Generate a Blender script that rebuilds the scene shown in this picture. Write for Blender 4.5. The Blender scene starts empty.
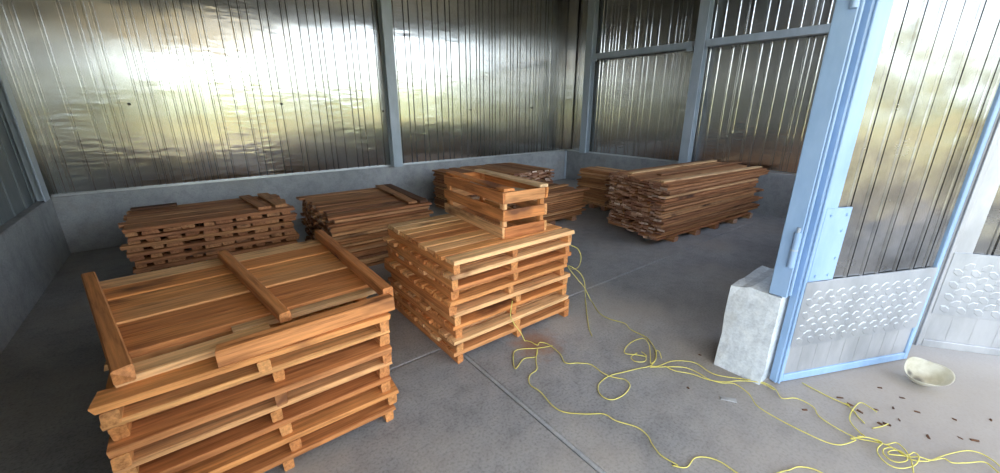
import bpy, bmesh, math, random
from mathutils import Vector, Matrix, Euler

# ---------------------------------------------------------------- camera
scene = bpy.context.scene
C = scene.collection
CAM_H = 1.6
F_PX, PITCH, ROLL, YAW = 396.33, math.radians(17.973), math.radians(0.045), math.radians(51.811)
head = Vector((math.cos(YAW), math.sin(YAW), 0)); rgt = Vector((math.sin(YAW), -math.cos(YAW), 0)); zup = Vector((0, 0, 1))
fwd = head * math.cos(PITCH) - zup * math.sin(PITCH)
upv = head * math.sin(PITCH) + zup * math.cos(PITCH)
Rv = rgt * math.cos(ROLL) + upv * math.sin(ROLL); Uv = -rgt * math.sin(ROLL) + upv * math.cos(ROLL)
cd = bpy.data.cameras.new('camera'); cam = bpy.data.objects.new('camera', cd); C.objects.link(cam)
m = Matrix((Rv, Uv, -fwd)).transposed().to_4x4(); m.translation = (0, 0, CAM_H); cam.matrix_world = m
cd.sensor_width = 36.0; cd.sensor_fit = 'HORIZONTAL'; cd.lens = F_PX / 1000 * 36.0
cd.clip_start = 0.02; cd.clip_end = 500
scene.camera = cam

# ---------------------------------------------------------------- sky, sun, exposure
SUN_EL, SUN_AZ = math.radians(36), math.radians(75)      # sun stands behind the shed; azimuth counted from +X towards +Y
SKY_STRENGTH, SUN_ENERGY, EXPOSURE = 0.30, 3.0, 2.2
w = bpy.data.worlds.new('sky_world'); scene.world = w; w.use_nodes = True
nt = w.node_tree; nt.nodes.clear()
out = nt.nodes.new('ShaderNodeOutputWorld'); bg = nt.nodes.new('ShaderNodeBackground'); sky = nt.nodes.new('ShaderNodeTexSky')
sky.sky_type = 'NISHITA'; sky.sun_disc = False; sky.sun_elevation = SUN_EL; sky.sun_rotation = math.pi / 2 - SUN_AZ
sky.air_density = 1.0; sky.dust_density = 1.3; sky.ozone_density = 1.0
hs = nt.nodes.new('ShaderNodeHueSaturation'); hs.inputs['Saturation'].default_value = 0.50
nt.links.new(sky.outputs[0], hs.inputs['Color']); nt.links.new(hs.outputs[0], bg.inputs[0]); nt.links.new(bg.outputs[0], out.inputs[0])
bg.inputs[1].default_value = SKY_STRENGTH
sd = bpy.data.lights.new('sun', 'SUN'); sd.energy = SUN_ENERGY; sd.angle = math.radians(0.6); sd.color = (1.0, 0.90, 0.74)
so = bpy.data.objects.new('sun', sd); C.objects.link(so)
sdir = Vector((math.cos(SUN_EL) * math.cos(SUN_AZ), math.cos(SUN_EL) * math.sin(SUN_AZ), math.sin(SUN_EL)))
so.rotation_euler = sdir.to_track_quat('Z', 'Y').to_euler(); so.location = sdir * 40
vs = scene.view_settings
vs.view_transform = 'Standard'; vs.look = 'None'; vs.gamma = 1.0; vs.use_curve_mapping = False; vs.exposure = EXPOSURE
scene.cycles.max_bounces = 12; scene.cycles.glossy_bounces = 8; scene.cycles.diffuse_bounces = 6
scene.cycles.sample_clamp_indirect = 6.0; scene.cycles.caustics_reflective = True
scene.cycles.use_denoising = True

LEFT_OPEN = -0.33           # left edge of the doorway

# ---------------------------------------------------------------- material helpers
def new_mat(name):
    mt = bpy.data.materials.new(name); mt.use_nodes = True
    n = mt.node_tree; b = n.nodes['Principled BSDF']
    return mt, n, b
def node(n, t, **kw):
    x = n.nodes.new(t)
    for k, v in kw.items():
        if k in x.inputs: x.inputs[k].default_value = v
        else: setattr(x, k, v)
    return x
def ramp(n, fac, stops, interp='LINEAR'):
    r = n.nodes.new('ShaderNodeValToRGB'); r.color_ramp.interpolation = interp
    e = r.color_ramp.elements
    while len(e) > 1: e.remove(e[-1])
    e[0].position = stops[0][0]; e[0].color = (*stops[0][1], 1)
    for p, c in stops[1:]:
        q = e.new(p); q.color = (*c, 1)
    n.links.new(fac, r.inputs[0]); return r.outputs[0]
def mix(n, a, b, fac, mode='MIX'):
    x = n.nodes.new('ShaderNodeMix'); x.data_type = 'RGBA'; x.blend_type = mode
    for sock, v in ((x.inputs[6], a), (x.inputs[7], b), (x.inputs[0], fac)):
        if hasattr(v, 'is_linked') or hasattr(v, 'links'): n.links.new(v, sock)
        else: sock.default_value = (*v, 1) if isinstance(v, tuple) else v
    return x.outputs[2]
def mapping(n, vec, scale=(1, 1, 1), loc=None):
    mp = n.nodes.new('ShaderNodeMapping'); mp.inputs['Scale'].default_value = scale
    n.links.new(vec, mp.inputs['Vector'])
    if loc is not None: n.links.new(loc, mp.inputs['Location'])
    return mp.outputs[0]
def noise(n, vec, scale, detail=4, rough=0.55, out='Fac'):
    x = node(n, 'ShaderNodeTexNoise', Scale=scale, Detail=detail, Roughness=rough); n.links.new(vec, x.inputs['Vector']); return x.outputs[out]
def bump(n, b, h, strength, dist, prev=None):
    x = node(n, 'ShaderNodeBump', Strength=strength, Distance=dist); n.links.new(h, x.inputs['Height'])
    if prev is not None: n.links.new(prev, x.inputs['Normal'])
    if b is not None: n.links.new(x.outputs[0], b.inputs['Normal'])
    return x.outputs[0]

def wood_mat(name, cols, dark, sat=1.0, rough=0.62, endcol=None):
    """board running along local X; each board takes its own tone"""
    mt, n, b = new_mat(name)
    tc = n.nodes.new('ShaderNodeTexCoord'); oi = n.nodes.new('ShaderNodeObjectInfo')
    mul = node(n, 'ShaderNodeMath', operation='MULTIPLY'); mul.inputs[1].default_value = 47.0
    gi = n.nodes.new('ShaderNodeNewGeometry'); ms = node(n, 'ShaderNodeMath', operation='MULTIPLY_ADD'); ms.inputs[1].default_value = 3.7
    n.links.new(gi.outputs['Random Per Island'], ms.inputs[0]); n.links.new(oi.outputs['Random'], ms.inputs[2])
    fr_ = node(n, 'ShaderNodeMath', operation='FRACT'); n.links.new(ms.outputs[0], fr_.inputs[0]); own = fr_.outputs[0]
    n.links.new(own, mul.inputs[0])
    v = mapping(n, tc.outputs['Object'], (1.8, 26, 26), mul.outputs[0])
    g1 = noise(n, v, 1.6, 6, 0.62)
    v2 = mapping(n, tc.outputs['Object'], (3.0, 70, 70), mul.outputs[0])
    g2 = noise(n, v2, 1.0, 3, 0.6)
    v3 = mapping(n, tc.outputs['Object'], (2.2, 5, 5), mul.outputs[0])
    g3 = noise(n, v3, 1.0, 3, 0.5)
    k = len(cols)
    base = ramp(n, own, [(i / (k - 1), c) for i, c in enumerate(cols)])
    grain = ramp(n, g1, [(0.34, (0.42, 0.34, 0.28)), (0.45, (0.86, 0.83, 0.80)), (0.52, (0.98, 0.97, 0.95)), (0.66, (1.25, 1.22, 1.15))])
    c1 = mix(n, base, grain, 0.7, 'MULTIPLY')
    fine = ramp(n, g2, [(0.35, (0.58, 0.53, 0.48)), (0.6, (1.10, 1.10, 1.10))])
    c2 = mix(n, c1, fine, 0.55, 'MULTIPLY')
    knots = ramp(n, g3, [(0.62, (0, 0, 0)), (0.74, (1, 1, 1))])
    c3 = mix(n, c2, dark, knots)
    n.links.new(c3, b.inputs['Base Color'])
    b.inputs['Roughness'].default_value = rough
    b.inputs['Specular IOR Level'].default_value = 0.3
    bump(n, b, g2, 0.35, 0.002)
    return mt

W_PALLET = wood_mat('pallet_wood', [(0.72, 0.325, 0.115), (0.48, 0.175, 0.058), (0.78, 0.43, 0.18), (0.41, 0.14, 0.048), (0.73, 0.335, 0.115), (0.59, 0.225, 0.068), (0.82, 0.51, 0.25), (0.51, 0.19, 0.063), (0.74, 0.38, 0.145)], (0.16, 0.06, 0.025))
W_STRINGER = wood_mat('stringer_wood', [(0.60, 0.265, 0.095), (0.48, 0.185, 0.062), (0.64, 0.31, 0.115), (0.53, 0.22, 0.073)], (0.14, 0.05, 0.02))
W_STACK = wood_mat('stacked_plank_wood', [(0.46, 0.215, 0.09), (0.29, 0.12, 0.05), (0.57, 0.30, 0.135), (0.20, 0.08, 0.036), (0.66, 0.39, 0.195), (0.36, 0.15, 0.063), (0.50, 0.235, 0.10), (0.24, 0.10, 0.042)], (0.08, 0.035, 0.018), rough=0.75)
W_CROSS = wood_mat('cross_board_wood', [(0.48, 0.23, 0.105), (0.38, 0.165, 0.075), (0.57, 0.30, 0.14), (0.31, 0.13, 0.06), (0.52, 0.26, 0.115)], (0.09, 0.04, 0.02), rough=0.72)
W_END = wood_mat('sawn_end_wood', [(0.44, 0.25, 0.155), (0.26, 0.12, 0.075), (0.54, 0.32, 0.21), (0.18, 0.08, 0.05), (0.66, 0.46, 0.34), (0.34, 0.165, 0.10), (0.20, 0.09, 0.06), (0.74, 0.58, 0.47)], (0.08, 0.035, 0.02), rough=0.85)
W_PALE = wood_mat('pale_sapwood', [(0.66, 0.44, 0.24), (0.58, 0.36, 0.18), (0.70, 0.50, 0.30)], (0.30, 0.15, 0.07))
W_GREY = wood_mat('weathered_grey_wood', [(0.42, 0.37, 0.29), (0.36, 0.33, 0.27)], (0.18, 0.14, 0.10))
W_DARK = wood_mat('dark_stained_wood', [(0.13, 0.06, 0.032), (0.10, 0.048, 0.026), (0.16, 0.075, 0.04)], (0.04, 0.02, 0.012), rough=0.75)

def concrete_mat(name, a, c, warm, scale=1.0, rough=0.85, floor=False):
    mt, n, b = new_mat(name)
    geo = n.nodes.new('ShaderNodeNewGeometry'); pos = geo.outputs['Position']
    n1 = noise(n, pos, 0.9 * scale, 5, 0.6); n2 = noise(n, pos, 7 * scale, 6, 0.7); n3 = noise(n, pos, 70, 3, 0.6)
    c1 = ramp(n, n1, [(0.32, a), (0.66, c)])
    c2 = mix(n, c1, ramp(n, n2, [(0.3, (0.70, 0.70, 0.72)), (0.52, (1, 1, 1)), (0.72, (1.15, 1.12, 1.08))]), 0.8, 'MULTIPLY')
    c3 = mix(n, c2, ramp(n, n3, [(0.32 if floor else 0.05, (0.48, 0.48, 0.48)), (0.5, (1.0, 1.0, 1.0)), (0.7, (1.15, 1.15, 1.15))]), 0.6, 'MULTIPLY')
    last = c3
    if floor:
        n4 = noise(n, mapping(n, pos, (0.5, 0.5, 0.5)), 1.7, 4, 0.55)
        last = mix(n, last, warm, ramp(n, n4, [(0.48, (0, 0, 0)), (0.68, (0.55, 0.55, 0.55))]))
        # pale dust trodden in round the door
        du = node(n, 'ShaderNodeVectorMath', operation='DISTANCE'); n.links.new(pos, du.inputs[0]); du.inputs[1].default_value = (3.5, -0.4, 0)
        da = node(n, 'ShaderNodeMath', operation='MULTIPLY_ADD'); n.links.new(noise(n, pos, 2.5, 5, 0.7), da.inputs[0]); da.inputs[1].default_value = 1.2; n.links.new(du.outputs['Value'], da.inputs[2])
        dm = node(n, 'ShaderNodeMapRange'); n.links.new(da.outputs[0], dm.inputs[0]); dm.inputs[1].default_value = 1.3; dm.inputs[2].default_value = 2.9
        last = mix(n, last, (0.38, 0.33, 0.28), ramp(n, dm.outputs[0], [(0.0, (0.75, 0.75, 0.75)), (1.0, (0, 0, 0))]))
        # sawdust spilt beside the pallets
        sub = node(n, 'ShaderNodeVectorMath', operation='DISTANCE'); n.links.new(pos, sub.inputs[0]); sub.inputs[1].default_value = (1.72, 1.78, 0)
        ad = node(n, 'ShaderNodeMath', operation='MULTIPLY_ADD'); n.links.new(noise(n, pos, 12, 5, 0.7), ad.inputs[0]); ad.inputs[1].default_value = 0.35; n.links.new(sub.outputs['Value'], ad.inputs[2])
        last = mix(n, last, (0.27, 0.13, 0.07), ramp(n, ad.outputs[0], [(0.22, (0.75, 0.75, 0.75)), (0.40, (0, 0, 0))]))
    else:
        last = mix(n, last, warm, ramp(n, noise(n, pos, 2.3, 5, 0.65), [(0.55, (0, 0, 0)), (0.72, (0.5, 0.5, 0.5))]))
    n.links.new(last, b.inputs['Base Color']); b.inputs['Roughness'].default_value = rough
    b.inputs['Specular IOR Level'].default_value = 0.35
    nb = bump(n, None, n2, 0.15, 0.01); bump(n, b, n3, 0.25, 0.003, nb)
    return mt
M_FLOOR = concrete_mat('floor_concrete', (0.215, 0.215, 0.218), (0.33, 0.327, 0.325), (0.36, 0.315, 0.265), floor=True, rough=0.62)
M_JOINT = concrete_mat('joint_filler', (0.10, 0.10, 0.10), (0.16, 0.155, 0.15), (0.2, 0.18, 0.15))
M_WALLC = concrete_mat('wall_concrete', (0.26, 0.27, 0.275), (0.37, 0.38, 0.385), (0.30, 0.275, 0.24))
M_PLINTH = concrete_mat('painted_plinth_concrete', (0.46, 0.50, 0.53), (0.62, 0.66, 0.68), (0.42, 0.38, 0.32), 3.0)

def foil_mat(name, col, rough, wav, dent, aniso=0.0, st=(1.5, 1.5, 6), dsc=3.2, mott=0.86):
    """rolled aluminium; the rolling lines run up the sheet, so highlights spread sideways"""
    mt, n, b = new_mat(name)
    geo = n.nodes.new('ShaderNodeNewGeometry'); pos = geo.outputs['Position']
    b.inputs['Metallic'].default_value = 1.0
    sm = noise(n, pos, 3.0, 5, 0.65)
    n.links.new(ramp(n, sm, [(0.3, tuple(x * mott for x in col)), (0.6, col)]), b.inputs['Base Color'])
    rr = node(n, 'ShaderNodeMapRange'); n.links.new(noise(n, mapping(n, pos, (1, 1, 2.5)), 2.2, 5, 0.7), rr.inputs[0])
    rr.inputs[3].default_value = rough * 0.75; rr.inputs[4].default_value = rough * 1.3
    n.links.new(rr.outputs[0], b.inputs['Roughness'])
    if aniso:
        b.inputs['Anisotropic'].default_value = aniso
        cr_ = node(n, 'ShaderNodeVectorMath', operation='CROSS_PRODUCT'); n.links.new(geo.outputs['True Normal'], cr_.inputs[0]); cr_.inputs[1].default_value = (0, 0, 1)
        n.links.new(cr_.outputs[0], b.inputs['Tangent'])
    h1 = noise(n, mapping(n, pos, (0.7, 0.7, 1.6)), 1.6, 2, 0.5)
    nb = bump(n, None, h1, 1.0, wav)
    h2 = noise(n, mapping(n, pos, st), dsc, 1.5, 0.45)
    mask = ramp(n, noise(n, pos, 1.3, 2, 0.5), [(0.42, (0, 0, 0)), (0.80, (1, 1, 1))])
    hm = node(n, 'ShaderNodeMath', operation='MULTIPLY'); n.links.new(h2, hm.inputs[0]); n.links.new(mask, hm.inputs[1])
    bump(n, b, hm.outputs[0], 1.0, dent, nb)
    return mt
M_FOIL = foil_mat('aluminium_foil_panel', (0.54, 0.54, 0.535), 0.22, 0.003, 0.0035, 0.95)
M_FOIL_DOOR = foil_mat('door_aluminium_sheet', (0.30, 0.298, 0.295), 0.25, 0.012, 0.026, 0.0, (2, 2, 2.6), 1.7, 0.5)
M_CEIL = foil_mat('ceiling_sheet', (0.15, 0.15, 0.145), 0.40, 0.002, 0.001)

def paint_mat(name, a, c, rough=0.45, metallic=0.0):
    mt, n, b = new_mat(name)
    geo = n.nodes.new('ShaderNodeNewGeometry'); pos = geo.outputs['Position']
    k = noise(n, mapping(n, pos, (1, 1, 0.35)), 6, 5, 0.65)
    n.links.new(ramp(n, k, [(0.35, a), (0.62, c)]), b.inputs['Base Color'])
    b.inputs['Roughness'].default_value = rough; b.inputs['Metallic'].default_value = metallic
    bump(n, b, noise(n, pos, 40, 3), 0.1, 0.002)
    return mt
M_STEEL = paint_mat('grey_painted_steel', (0.33, 0.39, 0.44), (0.41, 0.47, 0.53), 0.42)
M_LEFT = paint_mat('shade_toned_sheet', (0.10, 0.12, 0.13), (0.14, 0.16, 0.17), 0.5)  # left wall sheet: the shade on the unlit side is put into its dark colour
M_BLUE = paint_mat('light_blue_paint', (0.22, 0.35, 0.54), (0.29, 0.43, 0.63), 0.38)
M_TRIM = paint_mat('galvanised_trim', (0.55, 0.57, 0.58), (0.66, 0.68, 0.69), 0.35, 0.8)
M_PLATE = paint_mat('chequer_aluminium', (0.38, 0.40, 0.43), (0.50, 0.52, 0.55), 0.42, 0.75)
M_LOWER = paint_mat('scuffed_aluminium', (0.38, 0.39, 0.41), (0.50, 0.51, 0.53), 0.45, 0.6)
M_SCREW = paint_mat('dark_screw', (0.03, 0.03, 0.03), (0.05, 0.05, 0.05), 0.5)
M_CORD = paint_mat('yellow_cord', (0.52, 0.45, 0.08), (0.64, 0.57, 0.15), 0.5)
M_EAVE = paint_mat('cream_soffit', (0.62, 0.50, 0.26), (0.72, 0.60, 0.34), 0.6)
M_TAG = paint_mat('clouded_plastic', (0.24, 0.245, 0.25), (0.36, 0.365, 0.37), 0.5)

# ---------------------------------------------------------------- mesh helpers
def mesh_obj(name, bm, mats, parent=None, smooth=False):
    me = bpy.data.meshes.new(name); bm.normal_update(); bm.to_mesh(me); bm.free()
    for mt in (mats if isinstance(mats, (list, tuple)) else [mats]): me.materials.append(mt)
    if smooth:
        for p in me.polygons: p.use_smooth = True
    return link(name, me, parent)
def link(name, me, parent=None):
    o = bpy.data.objects.new(name, me); C.objects.link(o)
    if parent is not None: o.parent = parent
    return o
def tag(o, label=None, cat=None, group=None, kind=None):
    for k, v in (('label', label), ('category', cat), ('group', group), ('kind', kind)):
        if v: o[k] = v
    return o
def empty(name, loc=(0, 0, 0), rz=0.0):
    o = bpy.data.objects.new(name, None); C.objects.link(o); o.location = loc; o.rotation_euler = (0, 0, rz); o.empty_display_size = 0.1
    return o
def add_box(bm, x0, x1, y0, y1, z0, z1, mi=0):
    v = [bm.verts.new(p) for p in ((x0, y0, z0), (x1, y0, z0), (x1, y1, z0), (x0, y1, z0), (x0, y0, z1), (x1, y0, z1), (x1, y1, z1), (x0, y1, z1))]
    fs = []
    for q in ((0, 3, 2, 1), (4, 5, 6, 7), (0, 1, 5, 4), (1, 2, 6, 5), (2, 3, 7, 6), (3, 0, 4, 7)):
        f = bm.faces.new([v[i] for i in q]); f.material_index = mi; fs.append(f)
    return v, fs
def box(name, x0, x1, y0, y1, z0, z1, mat, parent=None, bevel=0.0, segs=1):
    bm = bmesh.new(); add_box(bm, x0, x1, y0, y1, z0, z1)
    if bevel: bmesh.ops.bevel(bm, geom=bm.edges[:], offset=bevel, segments=segs, affect='EDGES', profile=0.6)
    return mesh_obj(name, bm, mat, parent)
_bcache = {}
def board_mesh(name, L, W, T, mat, r, var=3, wane=0.004, endmat=None, key=None):
    """a sawn board along X, its base on z = 0, slightly uneven; a few variants shared between alike boards"""
    k = (key or name, round(L, 3), round(W, 3), round(T, 3), mat.name, r.randrange(var))
    if k in _bcache: return _bcache[k]
    bm = bmesh.new(); v, fs = add_box(bm, -L / 2, L / 2, -W / 2, W / 2, 0, T)
    for q in v:
        q.co.y += r.uniform(-wane, wane); q.co.x += r.uniform(-wane, wane) * 2
        if q.co.z > T / 2: q.co.z -= r.uniform(0, wane * 0.4)
    for f in fs: f.material_index = 1 if (endmat and abs(f.calc_center_median().x) > L * 0.45) else 0
    es = [e for e in bm.edges if abs((e.verts[0].co - e.verts[1].co).x) > L * 0.5]
    bmesh.ops.bevel(bm, geom=es, offset=min(T, W) * 0.10, segments=1, affect='EDGES')
    me = bpy.data.meshes.new(name); bm.normal_update(); bm.to_mesh(me); bm.free()
    me.materials.append(mat)
    if endmat: me.materials.append(endmat)
    _bcache[k] = me
    return me
def tube(bm, pts, rad, seg=6, sub=5):
    P = [Vector(p) for p in pts]; S = []
    for i in range(len(P) - 1):
        a = P[max(i - 1, 0)]; b_ = P[i]; c_ = P[i + 1]; d = P[min(i + 2, len(P) - 1)]
        for k in range(sub):
            t = k / sub
            S.append(0.5 * ((2 * b_) + (c_ - a) * t + (2 * a - 5 * b_ + 4 * c_ - d) * t * t + (3 * b_ - a - 3 * c_ + d) * t ** 3))
    S.append(P[-1])
    for s in S: s.z = max(s.z, rad)
    rings = []
    for i, s in enumerate(S):
        t = (S[min(i + 1, len(S) - 1)] - S[max(i - 1, 0)]).normalized()
        ref = Vector((0, 0, 1)) if abs(t.z) < 0.9 else Vector((1, 0, 0))
        u = t.cross(ref).normalized(); q = u.cross(t).normalized()
        rings.append([bm.verts.new(s + (u * math.cos(2 * math.pi * k / seg) + q * math.sin(2 * math.pi * k / seg)) * rad) for k in range(seg)])
    for i in range(len(rings) - 1):
        for k in range(seg):
            bm.faces.new((rings[i][k], rings[i][(k + 1) % seg], rings[i + 1][(k + 1) % seg], rings[i + 1][k]))
    bm.faces.new(rings[0][::-1]); bm.faces.new(rings[-1])
def cyl(name, p0, p1, r, mat, parent=None, seg=12):
    bm = bmesh.new(); a = Vector(p0); b_ = Vector(p1); t = (b_ - a).normalized()
    ref = Vector((0, 0, 1)) if abs(t.z) < 0.9 else Vector((1, 0, 0)); u = t.cross(ref).normalized(); q = u.cross(t)
    A = [bm.verts.new(a + (u * math.cos(2 * math.pi * k / seg) + q * math.sin(2 * math.pi * k / seg)) * r) for k in range(seg)]
    B = [bm.verts.new(b_ + (u * math.cos(2 * math.pi * k / seg) + q * math.sin(2 * math.pi * k / seg)) * r) for k in range(seg)]
    for k in range(seg): bm.faces.new((A[k], A[(k + 1) % seg], B[(k + 1) % seg], B[k]))
    bm.faces.new(A[::-1]); bm.faces.new(B)
    bmesh.ops.recalc_face_normals(bm, faces=bm.faces[:])
    return mesh_obj(name, bm, mat, parent)

# ---------------------------------------------------------------- the shed
BACK_Y, RIGHT_X, LEFT_X, LEDGE = 6.46, 7.05, -1.25, 0.658
CEIL_Z, FRONT_Y, EAVE_Y = 3.95, 0.62, -2.9

def grass_mat():
    mt, n, b = new_mat('dry_grass')
    geo = n.nodes.new('ShaderNodeNewGeometry'); pos = geo.outputs['Position']
    c = ramp(n, noise(n, pos, 0.35, 5, 0.65), [(0.32, (0.30, 0.30, 0.08)), (0.5, (0.46, 0.38, 0.17)), (0.68, (0.55, 0.46, 0.24))])
    c = mix(n, c, ramp(n, noise(n, pos, 9, 4, 0.7), [(0.3, (0.6, 0.6, 0.55)), (0.6, (1.1, 1.1, 1.05))]), 0.7, 'MULTIPLY')
    n.links.new(c, b.inputs['Base Color']); b.inputs['Roughness'].default_value = 0.95; b.inputs['Specular IOR Level'].default_value = 0.1
    return mt
M_GRASS = grass_mat()
g = box('ground', -70, 70, -80, 50, -0.6, -0.10, M_GRASS); tag(g, kind='structure')
M_GRAVEL = concrete_mat('yard_gravel', (0.15, 0.13, 0.105), (0.22, 0.195, 0.16), (0.14, 0.14, 0.12), 2.0)
tag(box('yard', -20, 26, -13, 0.4, -0.5, -0.03, M_GRAVEL), kind='structure')

floor = box('floor', -1.45, 7.25, -4.0, 6.65, -0.30, -0.018, M_JOINT); tag(floor, kind='structure')
JX, JY = 1.242, 2.13
for (x0, x1) in ((-1.45, JX - 0.016), (JX + 0.016, 7.25)):
    for (y0, y1) in ((-4.0, JY - 0.006), (JY + 0.006, 6.65)):
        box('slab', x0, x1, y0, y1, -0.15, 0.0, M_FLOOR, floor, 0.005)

box('joint_seal', JX - 0.009, JX + 0.015, -4.0, 6.64, -0.15, -0.004, M_WALLC, floor, 0.003)
# ribbed foil sheets: one strip at a time, each with its own slight twist
_smesh = {}
def strip_mesh(wd, z0, z1, mat, rib=0.014):
    k = (wd, z0, z1, mat.name)
    if k in _smesh: return _smesh[k]
    bm = bmesh.new()
    prof = [(0, -0.016), (0, 0), (wd - 0.036, 0), (wd - 0.030, rib), (wd - 0.016, rib), (wd - 0.012, 0), (wd - 0.011, -0.012), (wd, -0.012), (wd, -0.016)]
    lo = [bm.verts.new((u, d, z0)) for u, d in prof]; hi = [bm.verts.new((u, d, z1)) for u, d in prof]
    n = len(prof)
    for i in range(n):
        j = (i + 1) % n; bm.faces.new((lo[i], lo[j], hi[j], hi[i]))
    bm.faces.new(lo[::-1]); bm.faces.new(hi)
    bmesh.ops.recalc_face_normals(bm, faces=bm.faces[:])
    me = bpy.data.meshes.new('panel_strip'); bm.to_mesh(me); bm.free(); me.materials.append(mat)
    _smesh[k] = me; return me
def strips(parent, origin, udir, ndir, length, z0, z1, mat, widths, r, tilt=0.5, rib=0.012):
    """strips side by side from origin along udir, their ribs standing out along ndir"""
    s = 0.0; U = Vector(udir).normalized(); N = Vector(ndir).normalized()
    base = Matrix((U, N, Vector((0, 0, 1)))).transposed().to_4x4()
    while s < length - 0.004:
        wd = r.choice(widths)
        if s + wd > length - min(widths): wd = round(length - s, 4)
        o = link('panel_strip', strip_mesh(wd, z0, z1, mat, rib), parent)
        mm = base @ Matrix.Rotation(math.radians(r.uniform(-tilt, tilt)), 4, 'Z') @ Matrix.Rotation(math.radians(r.uniform(-tilt, tilt) * 0.25), 4, 'X')
        mm.translation = Vector(origin) + U * s
        o.matrix_basis = mm
        s += wd

def wall(name, cx0, cx1, cy0, cy1):
    o = box(name, cx0, cx1, cy0, cy1, -0.1, LEDGE, M_WALLC, None, 0.008)
    return tag(o, kind='structure')
wb = wall('wall_back', -1.45, 7.25, BACK_Y - 0.02, BACK_Y + 0.20)
wr = wall('wall_right', RIGHT_X - 0.01, RIGHT_X + 0.20, 0.5, BACK_Y - 0.025)
wl = wall('wall_left', LEFT_X - 0.20, LEFT_X + 0.01, 0.5, BACK_Y - 0.025)
r1 = random.Random(11)
strips(wb, (6.985, BACK_Y + 0.03, 0), (-1, 0, 0), (0, -1, 0), 8.30, LEDGE + 0.004, 3.9, M_FOIL, [0.07, 0.09, 0.11, 0.14, 0.17], r1, 0.7)
strips(wr, (RIGHT_X + 0.04, 0.7, 0), (0, 1, 0), (-1, 0, 0), 5.70, LEDGE + 0.004, 3.9, M_FOIL, [0.07, 0.10, 0.13, 0.16, 0.2], r1, 0.7)
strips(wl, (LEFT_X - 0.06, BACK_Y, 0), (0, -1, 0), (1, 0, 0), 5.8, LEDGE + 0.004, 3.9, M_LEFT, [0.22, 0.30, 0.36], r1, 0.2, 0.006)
# outer skins that close the strips off from behind
box('outer_sheet', -1.45, 7.25, BACK_Y + 0.06, BACK_Y + 0.10, LEDGE, 3.95, M_STEEL, wb)
box('outer_sheet', RIGHT_X + 0.07, RIGHT_X + 0.11, 0.5, BACK_Y + 0.06, LEDGE, 3.95, M_STEEL, wr)
box('outer_sheet', LEFT_X - 0.13, LEFT_X - 0.09, 0.5, BACK_Y + 0.06, LEDGE, 3.95, M_STEEL, wl)
# sill flashings on the concrete
box('sill_trim', -1.24, 6.98, BACK_Y - 0.012, BACK_Y + 0.022, LEDGE - 0.004, LEDGE + 0.022, M_TRIM, wb, 0.003)
box('sill_trim', RIGHT_X - 0.003, RIGHT_X + 0.032, 0.7, BACK_Y - 0.02, LEDGE - 0.004, LEDGE + 0.022, M_TRIM, wr, 0.003)
# corner flashing
bm = bmesh.new(); add_box(bm, 6.93, 7.06, BACK_Y + 0.0, BACK_Y + 0.012, LEDGE + 0.02, 3.9); add_box(bm, 7.05, 7.06, BACK_Y - 0.12, BACK_Y, LEDGE + 0.02, 3.9)
mesh_obj('corner_flashing', bm, M_FOIL, wb)
box('corner_joint', 6.985, 7.035, BACK_Y - 0.045, BACK_Y - 0.02, 0.0, LEDGE, M_STEEL, wb, 0.004)
for (x, z) in ((-0.386, 1.64), (1.21, 1.65), (2.68, 1.55), (4.38, 1.563), (5.95, 1.60)):
    cyl('screw', (x, BACK_Y + 0.035, z), (x, BACK_Y + 0.012, z), 0.016, M_SCREW, wb, 8)

def channel(name, x, y, z0, z1, wd, dp, ndir, parent, mat=M_STEEL, t=0.012):
    """I section column; flange faces ndir"""
    bm = bmesh.new()
    add_box(bm, -wd / 2, wd / 2, -dp / 2, -dp / 2 + t, z0, z1)
    add_box(bm, -wd / 2, wd / 2, dp / 2 - t, dp / 2, z0, z1)
    add_box(bm, -t / 2, t / 2, -dp / 2 + t, dp / 2 - t, z0, z1)
    o = mesh_obj(name, bm, mat, parent); o.location = (x, y, 0)
    o.rotation_euler = (0, 0, math.atan2(ndir[1], ndir[0]) + math.pi / 2)
    return o
# steel columns and girts
channel('column', 2.80, BACK_Y - 0.075, LEDGE, 3.9, 0.16, 0.14, (0, -1), wb)
channel('column', -1.285, 6.24, LEDGE, 3.9, 0.20, 0.11, (1, 0), wb)
channel('column', RIGHT_X - 0.075, 5.86, LEDGE, 3.9, 0.16, 0.14, (-1, 0), wr)
channel('column', RIGHT_X - 0.075, 3.56, LEDGE, 3.9, 0.16, 0.14, (-1, 0), wr)
for y0, y1 in ((3.65, 5.77), (0.7, 3.47)):
    box('girt', RIGHT_X - 0.10, RIGHT_X + 0.02, y0, y1, 2.545, 2.65, M_STEEL, wr, 0.004)
for yy in (5.70, 3.72):
    bm = bmesh.new(); add_box(bm, RIGHT_X - 0.14, RIGHT_X - 0.10, yy - 0.05, yy + 0.05, 2.50, 2.56); mesh_obj('girt_cleat', bm, M_STEEL, wr)

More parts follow.
